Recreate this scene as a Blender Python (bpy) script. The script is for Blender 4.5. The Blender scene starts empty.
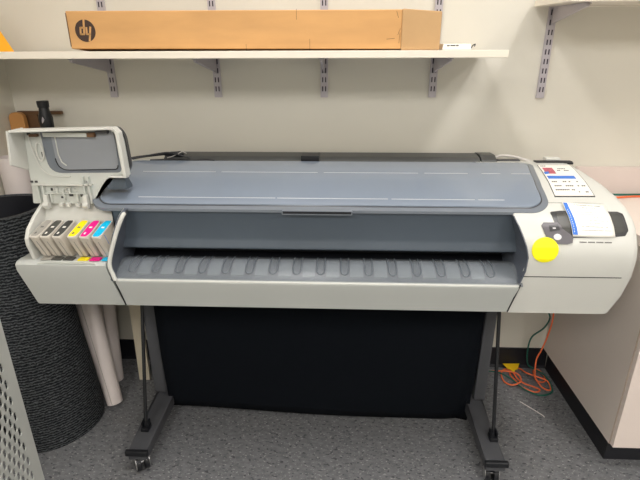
import bpy, bmesh, math, random
from mathutils import Vector, Matrix
random.seed(7)
C = bpy.context.scene.collection
SC = bpy.context.scene
PI = math.pi

# ------------------------------------------------------------------ camera
H = 1.356
pitch, yaw, roll = 0.36895, 0.04337, -0.003317
fw = Vector((-math.sin(yaw)*math.cos(pitch), math.cos(yaw)*math.cos(pitch), -math.sin(pitch)))
rt = Vector((math.cos(yaw), math.sin(yaw), 0))
up = rt.cross(fw)
r2 = rt*math.cos(roll) + up*math.sin(roll)
u2 = -rt*math.sin(roll) + up*math.cos(roll)
cd = bpy.data.cameras.new('camera'); cam = bpy.data.objects.new('camera', cd); C.objects.link(cam)
m = Matrix((r2, u2, -fw)).transposed().to_4x4(); m.translation = (0, 0, H)
cam.matrix_world = m
cd.sensor_width = 36; cd.lens = 36*480.48/640; cd.clip_start = 0.02
SC.camera = cam

# ------------------------------------------------------------------ world, exposure
w = bpy.data.worlds.new('world'); SC.world = w; w.use_nodes = True
w.node_tree.nodes['Background'].inputs[0].default_value = (1.0, 0.95, 0.88, 1)
w.node_tree.nodes['Background'].inputs[1].default_value = 0.15
SC.view_settings.view_transform = 'Standard'; SC.view_settings.look = 'None'
SC.view_settings.gamma = 1; SC.view_settings.use_curve_mapping = False
SC.view_settings.exposure = 0.40

# ceiling fixtures: centre x, y, half-length x, half-length y, watts
CEIL = 2.55
FIX = [(-0.20, 0.98, 0.11, 0.36, 8.0, 'left of the two light panels over the plotter'),
       (1.12, 0.98, 0.11, 0.36, 8.0, 'right of the two light panels over the plotter'),
       (-0.85, -1.20, 0.15, 0.55, 19.0, 'leftmost of three added fill panels behind the camera'),  # these rear three are unseen fill panels added to brighten front faces
       (0.50, -1.20, 0.15, 0.55, 19.0, 'middle of three added fill panels behind the camera'),
       (1.85, -1.20, 0.15, 0.55, 19.0, 'rightmost of three added fill panels behind the camera')]
LIGHT_COL = (1.0, 0.97, 0.94)

# ------------------------------------------------------------------ materials
def lin(c):
    return tuple((v/12.92 if v <= 0.04045 else ((v+0.055)/1.055)**2.4) for v in [x/255 for x in c])
def mat(name, rgb, rough=0.5, metal=0.0, var=0.0, scale=20, bump=0.0, bscale=200, spec=0.5, stretch=None, emit=None):
    m = bpy.data.materials.new(name); m.use_nodes = True
    nt = m.node_tree; b = nt.nodes['Principled BSDF']
    col = lin(rgb)
    b.inputs['Base Color'].default_value = (*col, 1)
    b.inputs['Roughness'].default_value = rough; b.inputs['Metallic'].default_value = metal
    b.inputs['Specular IOR Level'].default_value = spec
    tc = nt.nodes.new('ShaderNodeTexCoord'); src = tc.outputs['Object']
    if stretch:
        mp = nt.nodes.new('ShaderNodeMapping'); mp.inputs['Scale'].default_value = stretch
        nt.links.new(src, mp.inputs[0]); src = mp.outputs[0]
    if var:
        n = nt.nodes.new('ShaderNodeTexNoise'); n.inputs['Scale'].default_value = scale; n.inputs['Detail'].default_value = 5
        nt.links.new(src, n.inputs['Vector'])
        r = nt.nodes.new('ShaderNodeValToRGB')
        r.color_ramp.elements[0].position = 0.3; r.color_ramp.elements[1].position = 0.7
        r.color_ramp.elements[0].color = (*[max(0, c*(1-var)) for c in col], 1)
        r.color_ramp.elements[1].color = (*[min(1, c*(1+var)) for c in col], 1)
        nt.links.new(n.outputs[0], r.inputs[0]); nt.links.new(r.outputs[0], b.inputs['Base Color'])
    if bump:
        n2 = nt.nodes.new('ShaderNodeTexNoise'); n2.inputs['Scale'].default_value = bscale
        nt.links.new(src, n2.inputs['Vector'])
        bp = nt.nodes.new('ShaderNodeBump'); bp.inputs['Strength'].default_value = bump; bp.inputs['Distance'].default_value = 0.002
        nt.links.new(n2.outputs[0], bp.inputs['Height']); nt.links.new(bp.outputs[0], b.inputs['Normal'])
    if emit:
        b.inputs['Emission Color'].default_value = (*LIGHT_COL, 1); b.inputs['Emission Strength'].default_value = emit
    return m

M = {}
M['wall'] = mat('wall_paint', (220, 216, 204), 0.6, var=0.02, scale=3, bump=0.15, bscale=350)
M['ceiling'] = mat('ceiling_tile', (240, 239, 235), 0.9, var=0.03, scale=60)
M['base'] = mat('rubber_base', (26, 27, 33), 0.45, var=0.1)
M['shelf'] = mat('shelf_laminate', (238, 230, 215), 0.4, var=0.01)
M['metal_w'] = mat('shelf_metal', (186, 180, 186), 0.4, metal=0.2, var=0.02)
M['slot'] = mat('slot_dark', (52, 46, 56), 0.7)
M['card'] = mat('cardboard', (212, 162, 104), 0.75, var=0.07, scale=5, bump=0.1, bscale=60, stretch=(1, 2, 4))
M['card2'] = mat('cardboard_end', (196, 158, 112), 0.8, var=0.05, scale=9, bump=0.1, bscale=80)
M['card_dark'] = mat('cardboard_dark', (110, 80, 52), 0.8)  # dark board tone for creases, scuffs and the flap edge
M['ink'] = mat('printed_ink', (66, 48, 40), 0.7)
M['white'] = mat('plotter_shell', (214, 214, 208), 0.35, var=0.012, scale=4)
M['shell_shaded'] = mat('plotter_shell_shaded', (190, 193, 190), 0.35, var=0.012, scale=4)  # same plastic as the shell, with front-side shade darkened into the colour
M['inner'] = mat('ink_cover_inner', (205, 208, 202), 0.45, var=0.02, scale=10)
M['innergrey'] = mat('ink_cover_recess', (146, 150, 156), 0.3, var=0.02, scale=6)
M['rim'] = mat('cover_rim', (116, 123, 132), 0.32, var=0.03)
M['glass'] = mat('cover_top', (130, 141, 156), 0.16, var=0.03, scale=3)
M['line'] = mat('cover_ridge', (176, 181, 188), 0.3)
M['slotrim'] = mat('slot_rim', (104, 110, 118), 0.3)
M['ribw'] = mat('platen_pad', (206, 208, 208), 0.5)
M['blue'] = mat('slate_plastic', (82, 92, 103), 0.45, var=0.03, scale=4)
M['slate'] = mat('slate_side', (88, 94, 105), 0.5, var=0.03, scale=4)
M['black'] = mat('black_plastic', (20, 22, 27), 0.45, var=0.1)
M['void'] = mat('dark_interior', (16, 19, 26), 0.6)
M['seam'] = mat('seam_dark', (28, 29, 30), 0.6)
M['seam2'] = mat('seam_soft', (150, 148, 142), 0.6)
M['leg'] = mat('stand_grey', (76, 77, 81), 0.5, var=0.04)
M['fabric'] = mat('black_fabric', (11, 15, 21), 0.9, var=0.08, scale=60, bump=0.2, bscale=500, spec=0.12)
M['chrome'] = mat('caster_metal', (190, 190, 190), 0.3, metal=0.7)
M['olive'] = mat('rear_cover', (74, 75, 74), 0.45, var=0.04, scale=4)
M['btn'] = mat('button_grey', (98, 95, 100), 0.4)
M['panel'] = mat('control_panel', (62, 62, 64), 0.3, var=0.03)
M['panel2'] = mat('control_screen', (80, 80, 78), 0.2)
M['btnw'] = mat('button_white', (225, 222, 225), 0.4)
M['paper'] = mat('paper', (246, 242, 234), 0.7, var=0.01)
M['text'] = mat('paper_print', (112, 110, 108), 0.8)
M['bluep'] = mat('blue_print', (62, 122, 214), 0.7)
M['redp'] = mat('pink_print', (190, 96, 108), 0.7, var=0.3, scale=150)
M['yellow'] = mat('yellow_sticker', (255, 246, 0), 0.5)
M['counter'] = mat('counter_laminate', (232, 219, 209), 0.4, var=0.012, scale=5)
M['splash'] = mat('backsplash_laminate', (220, 206, 199), 0.5, var=0.01)
M['cab'] = mat('cabinet_side', (228, 217, 209), 0.45, var=0.015, scale=4)
M['cabf'] = mat('cabinet_front', (232, 218, 210), 0.45, var=0.01, scale=4)
M['edge'] = mat('cabinet_edge', (190, 172, 158), 0.5)
M['orange'] = mat('orange_cable', (240, 118, 70), 0.4)
M['green'] = mat('green_cable', (24, 98, 84), 0.4)
M['yel'] = mat('yellow_tag', (244, 196, 24), 0.5)
M['folder'] = mat('yellow_folder', (255, 178, 8), 0.5, var=0.03, scale=6)
M['perf'] = mat('perforated_grey', (184, 186, 182), 0.4, var=0.015, scale=4)
M['roll'] = mat('white_paper_roll', (222, 212, 208), 0.6, var=0.015)
M['board'] = mat('cream_board', (206, 196, 174), 0.6, var=0.02)
M['brown'] = mat('brown_wood', (104, 74, 46), 0.5, var=0.15, scale=8, stretch=(1, 8, 8))
M['tan'] = mat('tan_wood', (198, 142, 82), 0.5, var=0.06, scale=8)
M['cable_b'] = mat('black_cable', (40, 40, 42), 0.5)
M['cable_w'] = mat('white_cable', (215, 210, 205), 0.5)
M['emit'] = mat('light_diffuser', (255, 250, 240), 0.5, emit=6.0)
for k, c in dict(grey=(164, 160, 152), k1=(78, 78, 74), k2=(64, 64, 62), y=(255, 232, 0), m=(236, 0, 140), c=(0, 190, 240)).items():
    M['ink_'+k] = mat('label_'+k, c, 0.4)
    M['strip_'+k] = M['ink_'+k]
M['cart'] = mat('cartridge_body', (200, 192, 180), 0.4, var=0.03)
M['cartl'] = mat('cartridge_rim', (228, 222, 212), 0.4)

# floor: grey speckled sheet flooring
def floor_mat():
    m = bpy.data.materials.new('speckled_floor'); m.use_nodes = True; nt = m.node_tree; b = nt.nodes['Principled BSDF']
    tc = nt.nodes.new('ShaderNodeTexCoord')
    mp = nt.nodes.new('ShaderNodeMapping'); mp.inputs['Scale'].default_value = (1, 1.6, 1); mp.inputs['Rotation'].default_value = (0, 0, 0.5)
    nt.links.new(tc.outputs['Object'], mp.inputs[0])
    n1 = nt.nodes.new('ShaderNodeTexNoise'); n1.inputs['Scale'].default_value = 42; n1.inputs['Detail'].default_value = 3
    n2 = nt.nodes.new('ShaderNodeTexNoise'); n2.inputs['Scale'].default_value = 95; n2.inputs['Detail'].default_value = 2
    v = nt.nodes.new('ShaderNodeTexNoise'); v.inputs['Scale'].default_value = 60; v.inputs['Detail'].default_value = 1
    for n in (n1, n2, v): nt.links.new(mp.outputs[0], n.inputs['Vector'])
    r1 = nt.nodes.new('ShaderNodeValToRGB'); e = r1.color_ramp.elements
    e[0].position = 0.30; e[0].color = (*lin((98, 99, 102)), 1); e[1].position = 0.7; e[1].color = (*lin((124, 125, 127)), 1)
    nt.links.new(n1.outputs[0], r1.inputs[0])
    r2_ = nt.nodes.new('ShaderNodeValToRGB'); e = r2_.color_ramp.elements
    e[0].position = 0.62; e[0].color = (0, 0, 0, 1); e[1].position = 0.68; e[1].color = (1, 1, 1, 1)
    nt.links.new(n2.outputs[0], r2_.inputs[0])
    mx = nt.nodes.new('ShaderNodeMixRGB'); mx.inputs[2].default_value = (*lin((168, 167, 165)), 1)
    nt.links.new(r2_.outputs[0], mx.inputs[0]); nt.links.new(r1.outputs[0], mx.inputs[1])
    r3 = nt.nodes.new('ShaderNodeValToRGB'); e = r3.color_ramp.elements
    e[0].position = 0.33; e[0].color = (1, 1, 1, 1); e[1].position = 0.38; e[1].color = (0, 0, 0, 1)
    nt.links.new(v.outputs[0], r3.inputs[0])
    mx2 = nt.nodes.new('ShaderNodeMixRGB'); mx2.inputs[2].default_value = (*lin((70, 71, 75)), 1)
    nt.links.new(r3.outputs[0], mx2.inputs[0]); nt.links.new(mx.outputs[0], mx2.inputs[1])
    nt.links.new(mx2.outputs[0], b.inputs['Base Color']); b.inputs['Roughness'].default_value = 0.42
    return m
M['floor'] = floor_mat()

# ribbed charcoal carpet
def rug_mat():
    m = bpy.data.materials.new('ribbed_carpet'); m.use_nodes = True; nt = m.node_tree; b = nt.nodes['Principled BSDF']
    tc = nt.nodes.new('ShaderNodeTexCoord')
    n0 = nt.nodes.new('ShaderNodeTexNoise'); n0.inputs['Scale'].default_value = 9; n0.inputs['Detail'].default_value = 3
    nt.links.new(tc.outputs['Object'], n0.inputs['Vector'])
    wv = nt.nodes.new('ShaderNodeTexWave'); wv.bands_direction = 'Z'; wv.inputs['Scale'].default_value = 30
    wv.inputs['Distortion'].default_value = 5.0; wv.inputs['Detail'].default_value = 4; wv.inputs['Detail Scale'].default_value = 3.0
    nt.links.new(tc.outputs['Object'], wv.inputs['Vector'])
    n = nt.nodes.new('ShaderNodeTexNoise'); n.inputs['Scale'].default_value = 170; nt.links.new(tc.outputs['Object'], n.inputs['Vector'])
    mul = nt.nodes.new('ShaderNodeMath'); mul.operation = 'MULTIPLY'
    nt.links.new(wv.outputs['Fac'], mul.inputs[0]); nt.links.new(n.outputs[0], mul.inputs[1])
    r = nt.nodes.new('ShaderNodeValToRGB'); e = r.color_ramp.elements
    e[0].position = 0.12; e[0].color = (*lin((30, 32, 35)), 1); e[1].position = 0.6; e[1].color = (*lin((92, 95, 98)), 1)
    nt.links.new(mul.outputs[0], r.inputs[0]); nt.links.new(r.outputs[0], b.inputs['Base Color'])
    b.inputs['Roughness'].default_value = 0.95; b.inputs['Specular IOR Level'].default_value = 0.1
    bp = nt.nodes.new('ShaderNodeBump'); bp.inputs['Strength'].default_value = 0.6; bp.inputs['Distance'].default_value = 0.004
    nt.links.new(mul.outputs[0], bp.inputs['Height']); nt.links.new(bp.outputs[0], b.inputs['Normal'])
    return m
M['rug'] = rug_mat()

# clear smoky plastic of the output cover
def clear_mat():
    m = bpy.data.materials.new('smoky_clear_plastic'); m.use_nodes = True; nt = m.node_tree; b = nt.nodes['Principled BSDF']
    b.inputs['Base Color'].default_value = (*lin((150, 156, 162)), 1); b.inputs['Roughness'].default_value = 0.3
    tr = nt.nodes.new('ShaderNodeBsdfTransparent'); tr.inputs[0].default_value = (0.82, 0.84, 0.86, 1)
    mx = nt.nodes.new('ShaderNodeMixShader'); mx.inputs[0].default_value = 0.34
    nt.links.new(tr.outputs[0], mx.inputs[1]); nt.links.new(b.outputs[0], mx.inputs[2])
    nt.links.new(mx.outputs[0], nt.nodes['Material Output'].inputs['Surface'])
    return m
M['clear'] = clear_mat()

# ------------------------------------------------------------------ mesh helpers
def new_obj(name, bm, mats, parent=None, smooth=False, bevel=0.0, segs=2, kind=None, solid=0.0):
    me = bpy.data.meshes.new(name)
    bmesh.ops.recalc_face_normals(bm, faces=bm.faces[:])
    bm.to_mesh(me); bm.free()
    if not isinstance(mats, (list, tuple)): mats = [mats]
    for k in mats: me.materials.append(M[k])
    if smooth:
        for p in me.polygons: p.use_smooth = True
        try: me.set_sharp_from_angle(angle=math.radians(38))
        except Exception: pass
    o = bpy.data.objects.new(name, me); C.objects.link(o)
    if parent is not None: o.parent = parent
    if solid:
        s = o.modifiers.new('thickness', 'SOLIDIFY'); s.thickness = solid; s.offset = 0
    if bevel:
        bv = o.modifiers.new('bevel', 'BEVEL'); bv.width = bevel; bv.segments = segs; bv.limit_method = 'ANGLE'
        bv.angle_limit = math.radians(35)
    if kind: o['kind'] = kind
    return o

def box(bm, x0, x1, y0, y1, z0, z1, mi=0, mtx=None):
    vs = [bm.verts.new(Vector(p)) for p in ((x0,y0,z0),(x1,y0,z0),(x1,y1,z0),(x0,y1,z0),(x0,y0,z1),(x1,y0,z1),(x1,y1,z1),(x0,y1,z1))]
    if mtx is not None:
        for v in vs: v.co = mtx @ v.co
    for f in ((0,3,2,1),(4,5,6,7),(0,1,5,4),(1,2,6,5),(2,3,7,6),(3,0,4,7)):
        bm.faces.new([vs[i] for i in f]).material_index = mi
    return vs

def loft(bm, secs, cap=True, mi=0, closed=True):
    rows = [[bm.verts.new(Vector(p)) for p in s] for s in secs]
    n = len(rows[0])
    for a, b in zip(rows, rows[1:]):
        for i in range(n if closed else n-1):
            j = (i+1) % n
            try: bm.faces.new((a[i], a[j], b[j], b[i])).material_index = mi
            except ValueError: pass
    if cap and closed:
        for r, rev in ((rows[0], True), (rows[-1], False)):
            f = bm.faces.new(r[::-1] if rev else r); f.material_index = mi
            bmesh.ops.triangulate(bm, faces=[f])
    return rows

def prism(bm, pts, axis, a, b, mi=0):
    """pts 2-D polygon; axis 'x' -> (y,z), 'y' -> (x,z), 'z' -> (x,y)"""
    def P(p, t):
        return {'x': (t, p[0], p[1]), 'y': (p[0], t, p[1]), 'z': (p[0], p[1], t)}[axis]
    return loft(bm, [[P(p, a) for p in pts], [P(p, b) for p in pts]], mi=mi)

def tube(bm, pts, r, n=10, mi=0, cap=True, radii=None):
    pts = [Vector(p) for p in pts]
    secs = []; ref = None
    for i, p in enumerate(pts):
        t = (pts[min(i+1, len(pts)-1)] - pts[max(i-1, 0)]).normalized()
        if ref is None:
            ref = Vector((0, 0, 1)) if abs(t.z) < 0.9 else Vector((1, 0, 0))
        a = (ref - t*ref.dot(t)).normalized(); b = t.cross(a); ref = a
        rr = radii[i] if radii else r
        secs.append([p + (a*math.cos(2*PI*k/n) + b*math.sin(2*PI*k/n))*rr for k in range(n)])
    return loft(bm, secs, cap=cap, mi=mi)

def spline(pts, n=8):
    pts = [Vector(p) for p in pts]; out = []
    P = [pts[0]*2-pts[1]] + pts + [pts[-1]*2-pts[-2]]
    for i in range(1, len(P)-2):
        for k in range(n):
            t = k/n
            a, b, c, d = P[i-1], P[i], P[i+1], P[i+2]
            out.append(0.5*((2*b) + (c-a)*t + (2*a-5*b+4*c-d)*t*t + (3*b-a-3*c+d)*t**3))
    out.append(pts[-1]); return out

def rpoly(pts, r, n=4):
    """round the corners of a 2-D polygon"""
    out = []
    N = len(pts)
    for i in range(N):
        p = Vector(pts[i]); a = Vector(pts[i-1]); b = Vector(pts[(i+1) % N])
        rr = r[i] if isinstance(r, (list, tuple)) else r
        rr = min(rr, (a-p).length*0.49, (b-p).length*0.49)
        if rr <= 1e-6: out.append(tuple(p)); continue
        s = p + (a-p).normalized()*rr; e = p + (b-p).normalized()*rr
        for k in range(n+1):
            t = k/n
            q = s*(1-t)**2 + p*2*t*(1-t) + e*t*t
            out.append((q.x, q.y))
    return out

def thing(name, label, cat, loc=(0, 0, 0), group=None):
    o = bpy.data.objects.new(name, None); C.objects.link(o); o.location = loc
    o.empty_display_size = 0.05
    o['label'] = label; o['category'] = cat
    if group: o['group'] = group
    return o
def tag(o, label, cat, group=None):
    o['label'] = label; o['category'] = cat
    if group: o['group'] = group
    return o
def adopt(root):
    """children were modelled in room coordinates: keep them there under a moved Empty"""
    inv = Matrix.Translation(root.location).inverted()
    for ch in root.children:
        ch.matrix_parent_inverse = inv

# ------------------------------------------------------------------ room shell
W = 1.909
XL, XR, YB = -1.29, 3.0, -2.8
bm = bmesh.new(); box(bm, XL-0.1, XR+0.1, YB-0.1, W+0.1, -0.1, 0); new_obj('floor', bm, 'floor', kind='structure')
bm = bmesh.new(); box(bm, XL-0.1, XR+0.1, YB-0.1, W+0.1, CEIL, CEIL+0.1); new_obj('ceiling', bm, 'ceiling', kind='structure')
bm = bmesh.new(); box(bm, XL-0.1, XR+0.1, W, W+0.1, 0, CEIL); new_obj('wall_back', bm, 'wall', kind='structure')
bm = bmesh.new(); box(bm, XL-0.1, XL, YB, W, 0, CEIL); new_obj('wall_left', bm, 'wall', kind='structure')
bm = bmesh.new(); box(bm, XR, XR+0.1, YB, W, 0, CEIL); new_obj('wall_right', bm, 'wall', kind='structure')
bm = bmesh.new(); box(bm, XL-0.1, XR+0.1, YB-0.1, YB, 0, CEIL); new_obj('wall_front', bm, 'wall', kind='structure')
bm = bmesh.new(); prism(bm, [(W, 0), (W-0.012, 0), (W-0.006, 0.012), (W-0.004, 0.10), (W, 0.102)], 'x', XL, 0.954)
new_obj('baseboard_back', bm, 'base', kind='structure')
bm = bmesh.new(); prism(bm, [(XL, 0), (XL+0.012, 0), (XL+0.006, 0.012), (XL+0.004, 0.10), (XL, 0.102)], 'y', YB, W-0.012)
new_obj('baseboard_left', bm, 'base', kind='structure')

# ceiling light panels (area lamps; the rear ones are added fill)
for (x, y, hx, hy, wt, lab) in FIX:
    t = thing('ceiling_light', 'rectangular ceiling light, ' + lab, 'light', (x, y, CEIL-0.03), 'ceiling light panels')
    bm = bmesh.new()
    for a in ((x-hx-.02, x-hx, y-hy-.02, y+hy+.02), (x+hx, x+hx+.02, y-hy-.02, y+hy+.02), (x-hx, x+hx, y-hy-.02, y-hy), (x-hx, x+hx, y+hy, y+hy+.02)):
        box(bm, *a, CEIL-0.03, CEIL)
    new_obj('frame', bm, 'metal_w', t)
    bm = bmesh.new(); box(bm, x-hx, x+hx, y-hy, y+hy, CEIL-0.012, CEIL-0.002); new_obj('diffuser', bm, 'emit', t)
    adopt(t)
    ld = bpy.data.lights.new('lamp', 'AREA'); ld.shape = 'RECTANGLE'; ld.size = hx*2; ld.size_y = hy*2
    ld.energy = wt; ld.color = LIGHT_COL
    lo = bpy.data.objects.new('lamp', ld); C.objects.link(lo); lo.parent = t; lo.location = (0, 0, 0.012)

# ------------------------------------------------------------------ wall standards, brackets, shelves
def standard(x, ztop, zbot, label, first=None):
    hw = 0.0135
    bm = bmesh.new(); box(bm, x-hw, x+hw, W-0.011, W, zbot, ztop)
    z = zbot + 0.022
    while z < ztop-0.02:
        for s in (-1, 1):
            box(bm, x+s*0.0056-0.0022, x+s*0.0056+0.0022, W-0.0118, W-0.0108, z, z+0.018, 1)
        z += 0.0325
    o = new_obj('wall_standard', bm, ['metal_w', 'slot'])
    tag(o, label, 'shelf standard', 'slotted shelf standards on the wall')
names = ['behind the dark logo of the long box, leftmost of the standards', 'second from the left wall, under the cardboard box',
         'at the middle of the lower shelf, third from the left wall', 'behind the right end of the cardboard box']
for k in range(4):
    standard(-0.8775+k*0.4064, 1.78, 1.203, 'slotted metal wall standard ' + names[k])
standard(0.742, 1.78, 1.200, 'long slotted metal standard under the high shelf on the right, clear of the long shelf')

def bracket(x, yt, ztop, label, drop=0.045, tilt=0.0, tipd=0.010):
    y1 = W-0.0125
    L = y1-yt
    pts = [(0, 0), (-L, -tilt*L), (-L, -tilt*L-tipd), (-0.035, -drop), (0, -drop-0.01)]
    t = thing('shelf_bracket', label, 'shelf bracket', (x, y1, ztop), 'shelf brackets on the standards')
    bm = bmesh.new(); prism(bm, [(y1+a, ztop+b) for a, b in pts], 'x', x-0.0035, x+0.0035)
    new_obj('bracket_web', bm, 'metal_w', t)
    bm = bmesh.new(); loft(bm, [[(x-.009, y1, ztop), (x+.009, y1, ztop), (x+.009, y1, ztop-.003), (x-.009, y1, ztop-.003)],
                               [(x-.009, yt, ztop-tilt*L), (x+.009, yt, ztop-tilt*L), (x+.009, yt, ztop-tilt*L-.003), (x-.009, yt, ztop-tilt*L-.003)]])
    new_obj('bracket_flange', bm, 'metal_w', t)
    adopt(t)
bl = ['leftmost metal bracket under the long white shelf', 'metal bracket under the long shelf, second from the left wall',
      'metal bracket under the middle of the long shelf, seen end on', 'metal bracket under the long shelf nearest its right end']
for k in range(4):
    bracket(-0.8775+k*0.4064, 1.625, 1.344, bl[k])
TZ = 0.035
bracket(0.742, 1.64, 1.508, 'metal bracket under the high shelf at the top right', 0.05, TZ)

bm = bmesh.new(); box(bm, XL+0.002, 0.508, 1.592, W-0.014, 1.3445, 1.3665)
tag(new_obj('wall_shelf', bm, 'shelf', bevel=0.0015), 'long white shelf across the left wall carrying the cardboard box', 'shelf')
bm = bmesh.new()
y1 = W-0.014; y0 = 1.60; L = y1-y0
loft(bm, [[(0.672, y1, 1.509), (1.9, y1, 1.509), (1.9, y1, 1.532), (0.672, y1, 1.532)],
          [(0.672, y0, 1.509-TZ*L), (1.9, y0, 1.509-TZ*L), (1.9, y0, 1.532-TZ*L), (0.672, y0, 1.532-TZ*L)]])
tag(new_obj('wall_shelf', bm, 'shelf', bevel=0.0015), 'white shelf cut by the top right corner of the photo', 'shelf')

# ------------------------------------------------------------------ cardboard box
ZS = 1.3667
t = thing('cardboard_box', 'long brown cardboard box with a round dark logo lying on the long shelf', 'box', (-0.28, 1.7, ZS))
BX0, BX1, BY0, BY1, BZ = -0.850, 0.302, 1.615, 1.735, 1.484
bm = bmesh.new()
loft(bm, [[(BX0-.012, BY0, ZS+.008), (BX0-.012, BY1, ZS), (BX0-.012, BY1, BZ), (BX0-.012, BY0, BZ)],
          [(0.183, BY0, ZS+.004), (0.183, BY1, ZS), (0.183, BY1, BZ-.002), (0.183, BY0, BZ-.002)]])
new_obj('box_body', bm, 'card', t, bevel=0.003)
bm = bmesh.new()
loft(bm, [[(0.1825, BY0-.003, ZS+.0005), (0.1825, BY1+.002, ZS+.0005), (0.1825, BY1+.002, BZ), (0.1825, BY0-.003, BZ)],
          [(BX1, BY0-.001, ZS+.0005), (BX1, BY1+.002, ZS+.0005), (BX1, BY1+.002, BZ-.010), (BX1, BY0-.001, BZ-.008)]])
new_obj('end_flap', bm, 'card2', t, bevel=0.003)['label'] = 'duller brown end cap with scuffed edges'
# creases and scuffs
for (x, z, l, a) in ((0.177, 1.402, .03, 1.5), (0.175, 1.42, .02, 1.2), (-.14, 1.47, .03, 1.57), (-.10, 1.38, .04, 1.57), (-.30, 1.376, .02, 1.57), (0.15, 1.40, .025, .1), (0.168, 1.468, .02, 1.9)):
    dx, dz = math.cos(a)*l/2, math.sin(a)*l/2
    bm = bmesh.new(); tube(bm, [(x-dx, BY0-.0002, z-dz), (x+dx, BY0-.0002, z+dz)], 0.0006, 5)
    new_obj('crease', bm, 'card_dark', t)
bm = bmesh.new(); tube(bm, [(BX0-.0105, BY0-.0008, BZ-.006), (BX0-.0105, BY0-.0008, ZS+.014)], .0016, 5); new_obj('flap_edge', bm, 'card_dark', t)
# logo: dark disc with the two letters left in board colour, upside-down as the box lies
cx, cz, R_ = -0.807, 1.4270, 0.0325
bm = bmesh.new()
ring = [(cx+R_*math.cos(2*PI*k/40), BY0-.0006, cz+R_*math.sin(2*PI*k/40)) for k in range(40)]
loft(bm, [ring, [(a, BY0+.001, c) for a, b, c in ring]])
lg = new_obj('logo', bm, 'ink', t)
bm = bmesh.new()
def stroke(pts, wd):
    for (a, b) in zip(pts, pts[1:]):
        a = Vector(a); b = Vector(b); d = (b-a).normalized(); n = Vector((-d.y, d.x))*wd/2
        q = [a-n-d*wd*.3, a+n-d*wd*.3, b+n+d*wd*.3, b-n+d*wd*.3]
        loft(bm, [[(cx+p.x, BY0-.0013, cz+p.y) for p in q], [(cx+p.x, BY0-.0004, cz+p.y) for p in q]])
s = 0.001
# 'd' : bowl + ascender running off the top edge;  'y' : two arms + tail running off the bottom (italic slant)
stroke([(0*s, 31*s), (-4.5*s, -9*s)], .0058)
stroke([(-4.5*s, -10*s), (-16*s, -10*s)], .005)
stroke([(-16*s, -10*s), (-14*s, 9*s)], .0055)
stroke([(-14*s, 9*s), (-4*s, 9*s)], .005)
stroke([(5*s, 9*s), (3.6*s, -9*s)], .0055)
stroke([(3.6*s, -10*s), (14*s, -10*s)], .005)
stroke([(18*s, 10*s), (9.5*s, -29*s)], .0058)
new_obj('logo_letters', bm, 'card', lg)
adopt(t)

# small white packet right of the box
t = thing('small_packet', 'small flat white packet with faint print on the shelf right of the cardboard box', 'packet', (0.36, 1.64, ZS))
bm = bmesh.new()
loft(bm, [[(0.312, 1.62, ZS+.001), (0.402, 1.62, ZS+.001), (0.402, 1.70, ZS+.001), (0.312, 1.70, ZS+.001)],
          [(0.316, 1.628, ZS+.018), (0.400, 1.628, ZS+.018), (0.400, 1.70, ZS+.019), (0.316, 1.70, ZS+.019)]])
p = new_obj('packet_body', bm, 'paper', t, bevel=0.002)
bm = bmesh.new()
for (a, b_, z) in ((.326, .334, ZS+.011), (.337, .352, ZS+.0115), (.354, .362, ZS+.0115)):
    box(bm, a, b_, 1.6235, 1.6245, z, z+.004)
new_obj('print', bm, 'text', t)
bm = bmesh.new(); tube(bm, spline([(0.400, 1.625, ZS+.002), (0.404, 1.622, ZS+.012), (0.412, 1.622, ZS+.017), (0.410, 1.622, ZS+.010)], 5), 0.0016, 6)
new_obj('hook', bm, 'black', t)
adopt(t)

# yellow-orange folder at far left of the shelf
bm = bmesh.new()
prism(bm, [(-1.27, ZS+.0005), (-1.106, ZS+.0005), (-1.160, ZS+.105), (-1.205, ZS+.19), (-1.27, ZS+.19)], 'y', 1.625, 1.70)
tag(new_obj('yellow_folder', bm, 'folder', bevel=.003), 'orange-yellow slanted folder cut by the left edge of the photo, standing on the long shelf', 'folder')

# ------------------------------------------------------------------ plotter
PR = thing('large_format_plotter', 'wide grey and white plotter on a wheeled stand with its ink cover open', 'printer', (-0.07, 1.5, 0))
PRO = [(1.274,.640),(1.261,.70),(1.245,.77),(1.2375,.83),(1.243,.86),(1.254,.885),(1.272,.910),(1.30,.932),(1.34,.950),(1.40,.966),(1.50,.981),(1.62,.989),(1.76,.991)]
SL = [0]
for a, b in zip(PRO, PRO[1:]): SL.append(SL[-1]+math.hypot(b[0]-a[0], b[1]-a[1]))
SL = [v-SL[3]+.1767 for v in SL]
def prof(y):
    for a, b in zip(PRO[3:], PRO[4:]):
        if a[0] <= y <= b[0]: return a[1]+(b[1]-a[1])*(y-a[0])/(b[0]-a[0])
    return PRO[-1][1] if y > 1.76 else .86
def sprof(s, off=0.0):
    s = max(SL[0], min(SL[-1]-1e-6, s))
    for i in range(len(SL)-1):
        if s <= SL[i+1]:
            u = (s-SL[i])/(SL[i+1]-SL[i]); a, b = PRO[i], PRO[i+1]
            d = Vector((b[0]-a[0], b[1]-a[1])).normalized(); n = Vector((-d.y, d.x))
            if i+2 < len(PRO):   # smooth normal
                c2 = PRO[i+2]; d2 = Vector((c2[0]-b[0], c2[1]-b[1])).normalized(); n = (n*(1-u)+Vector((-d2.y, d2.x))*u).normalized()
            return a[0]+(b[0]-a[0])*u+n.x*off, a[1]+(b[1]-a[1])*u+n.y*off
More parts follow.
